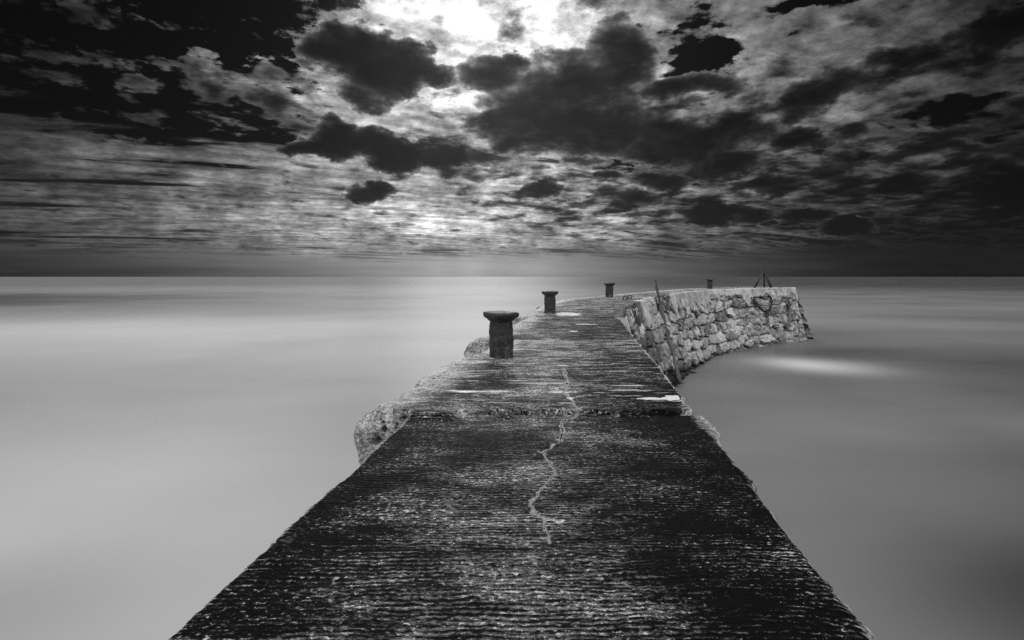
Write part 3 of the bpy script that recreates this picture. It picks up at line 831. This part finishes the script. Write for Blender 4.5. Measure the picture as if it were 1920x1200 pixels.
# ------------------------------------------------------------------ chain, ropes, bar, post on the far wall
ZX, ZY, ZS = 1140, 490, 420 / 1920
def zp(zx, zy, proud=0.33): return wall_point(ZX + zx * ZS, ZY + zy * ZS, proud)
def polyres(pts, step):
    P = catmull([tuple(p) for p in pts], 12); L = np.concatenate([[0], np.cumsum(np.linalg.norm(np.diff(P, axis=0), axis=1))])
    t = np.arange(0, L[-1], step)
    return [Vector((np.interp(q, L, P[:, 0]), np.interp(q, L, P[:, 1]), np.interp(q, L, P[:, 2]))) for q in t]
def chain_mesh(pts, link=0.30, r=0.04, wd=0.09):
    m = MB(); P = polyres(pts, link * 0.74)
    for i in range(len(P) - 1):
        c = (P[i] + P[i + 1]) / 2; d = (P[i + 1] - P[i]).normalized()
        a = d.cross(Vector((0.6, -.8, .1))).normalized(); bb = d.cross(a)
        sd = a if i % 2 else bb
        ring = [c + d * math.cos(q) * link / 2 + sd * math.sin(q) * wd for q in np.linspace(0, 2 * math.pi, 14, endpoint=False)]
        m.tube(ring, r, 6, closed=True, jit=.15)
    return m
def local(o, m):
    c = Vector(o.location); m.v = [tuple(Vector(p) - c) for p in m.v]; return m
def chain():
    root = empty('mooring_chain', zp(1365, 435)); tag(root, 'heavy dark chain hanging in a Y on the far inner wall below the tripod', 'chain')
    for pts in ([(1235, 312), (1262, 355), (1295, 395), (1332, 425), (1365, 437)], [(1358, 278), (1385, 300), (1400, 325), (1402, 360), (1392, 400), (1365, 437)], [(1365, 437), (1368, 480), (1372, 520), (1376, 560)]):
        local(root, (m := chain_mesh([zp(*p) for p in pts]))); m.build('chain_strand', M_RUST, root)
    m = MB(); c = zp(1355, 276); m.tube([c + Vector((.16 * math.cos(a), -.03, .16 * math.sin(a))) for a in np.linspace(0, 6.283, 14, endpoint=False)], .035, 6, closed=True); local(root, m); m.build('shackle', M_BAR, root)
chain()
def rope_thing(name, label, cat, strands, r, mat, part):
    root = empty(name, zp(*strands[0][0])); tag(root, label, cat)
    for st in strands:
        m = MB(); m.tube(polyres([zp(*p) for p in st], .12), r, 7, jit=.15); local(root, m); m.build(part, mat, root)
    return root
# timber fender post with its braces
fp = empty('fender_post', zp(1545, 360)); tag(fp, 'short dark timber post with a knotted head hung near the end of the inner wall', 'post')
m = MB(); pts = polyres([zp(1530, 372), zp(1550, 385), zp(1558, 430), zp(1556, 490), zp(1554, 560)], .12); m.tube(pts, [.16 if i < 4 else .115 for i in range(len(pts))], 9, jit=.2); local(fp, m); m.build('timber', M_WOOD, fp)
m = MB(); m.tube([zp(1560, 520), zp(1590, 485), zp(1625, 450)], .045, 7, jit=.1); local(fp, m); m.build('brace', M_RUST, fp)
m = MB(); c = zp(1532, 350); m.tube([c + Vector((.17 * math.cos(a), -.05, .17 * math.sin(a))) for a in np.linspace(0, 6.283, 14, endpoint=False)], .05, 6, closed=True, jit=.2); local(fp, m); m.build('ring', M_RUST, fp)
# pale bar
a_, b2 = zp(1562, 408, .42), zp(1640, 406, .42)
bar = empty('iron_bar', a_); tag(bar, 'thin pale metal bar sticking out level past the end corner of the wall', 'bar')
d_ = (b2 - a_).normalized()
m = MB(); m.tube([a_, a_ + d_ * 1.5, a_ + d_ * (b2 - a_).length * 2.15], .035, 8); local(bar, m); m.build('rod', M_BAR, bar)
m = MB(); m.tube([a_ + Vector((0, .5, -.05)), a_, a_ + d_ * .18], .06, 8); local(bar, m); m.build('socket', M_RUST, bar)
rope_thing('rope_loop', 'loose dark rope trailing in a loop to the waterline at the end corner', 'rope',
           [[(1580, 505), (1612, 540), (1640, 590), (1690, 635), (1712, 662), (1690, 680), (1650, 684), (1636, 660), (1642, 600), (1638, 560)]], .035, M_ROPE, 'strand')
rr = rope_thing('hanging_rope', 'dark rope hanging straight down from a ring bolt high on the end coping', 'rope', [[(1598, 275), (1606, 310), (1610, 360), (1612, 405)]], .04, M_ROPE, 'strand')
m = MB(); c = zp(1597, 262, .36); m.tube([c + Vector((.17 * math.cos(a), -.03, .17 * math.sin(a))) for a in np.linspace(0, 6.283, 14, endpoint=False)], .05, 6, closed=True); local(rr, m); m.build('ring_bolt', M_BAR, rr)
# two small staples on the walkway edge
for k, (px, py, lab) in enumerate(((1172, 563, 'small iron mooring ring on the walkway, the one nearer the near iron bollards'), (1181, 561.5, 'small iron mooring ring on the walkway, the one nearer the ladder'))):
    x, y = to_deck(px, py); o = empty('mooring_ring', (x, y, float(deckz(y)))); o.rotation_euler = (0, 0, .4)
    tag(o, lab, 'mooring ring', 'mooring rings at the bend of the walkway')
    m = MB(); m.tube([(.11 * math.cos(a), 0, .10 + .11 * math.sin(a)) for a in np.linspace(-1.2, 4.34, 14)], .025, 7); m.build('ring', M_RUST, o)
    m = MB(); m.tube([(0, 0, -.03), (0, 0, .012), (0, 0, .03)], [.09, .085, .04], 10); m.build('base_plate', M_RUST, o)
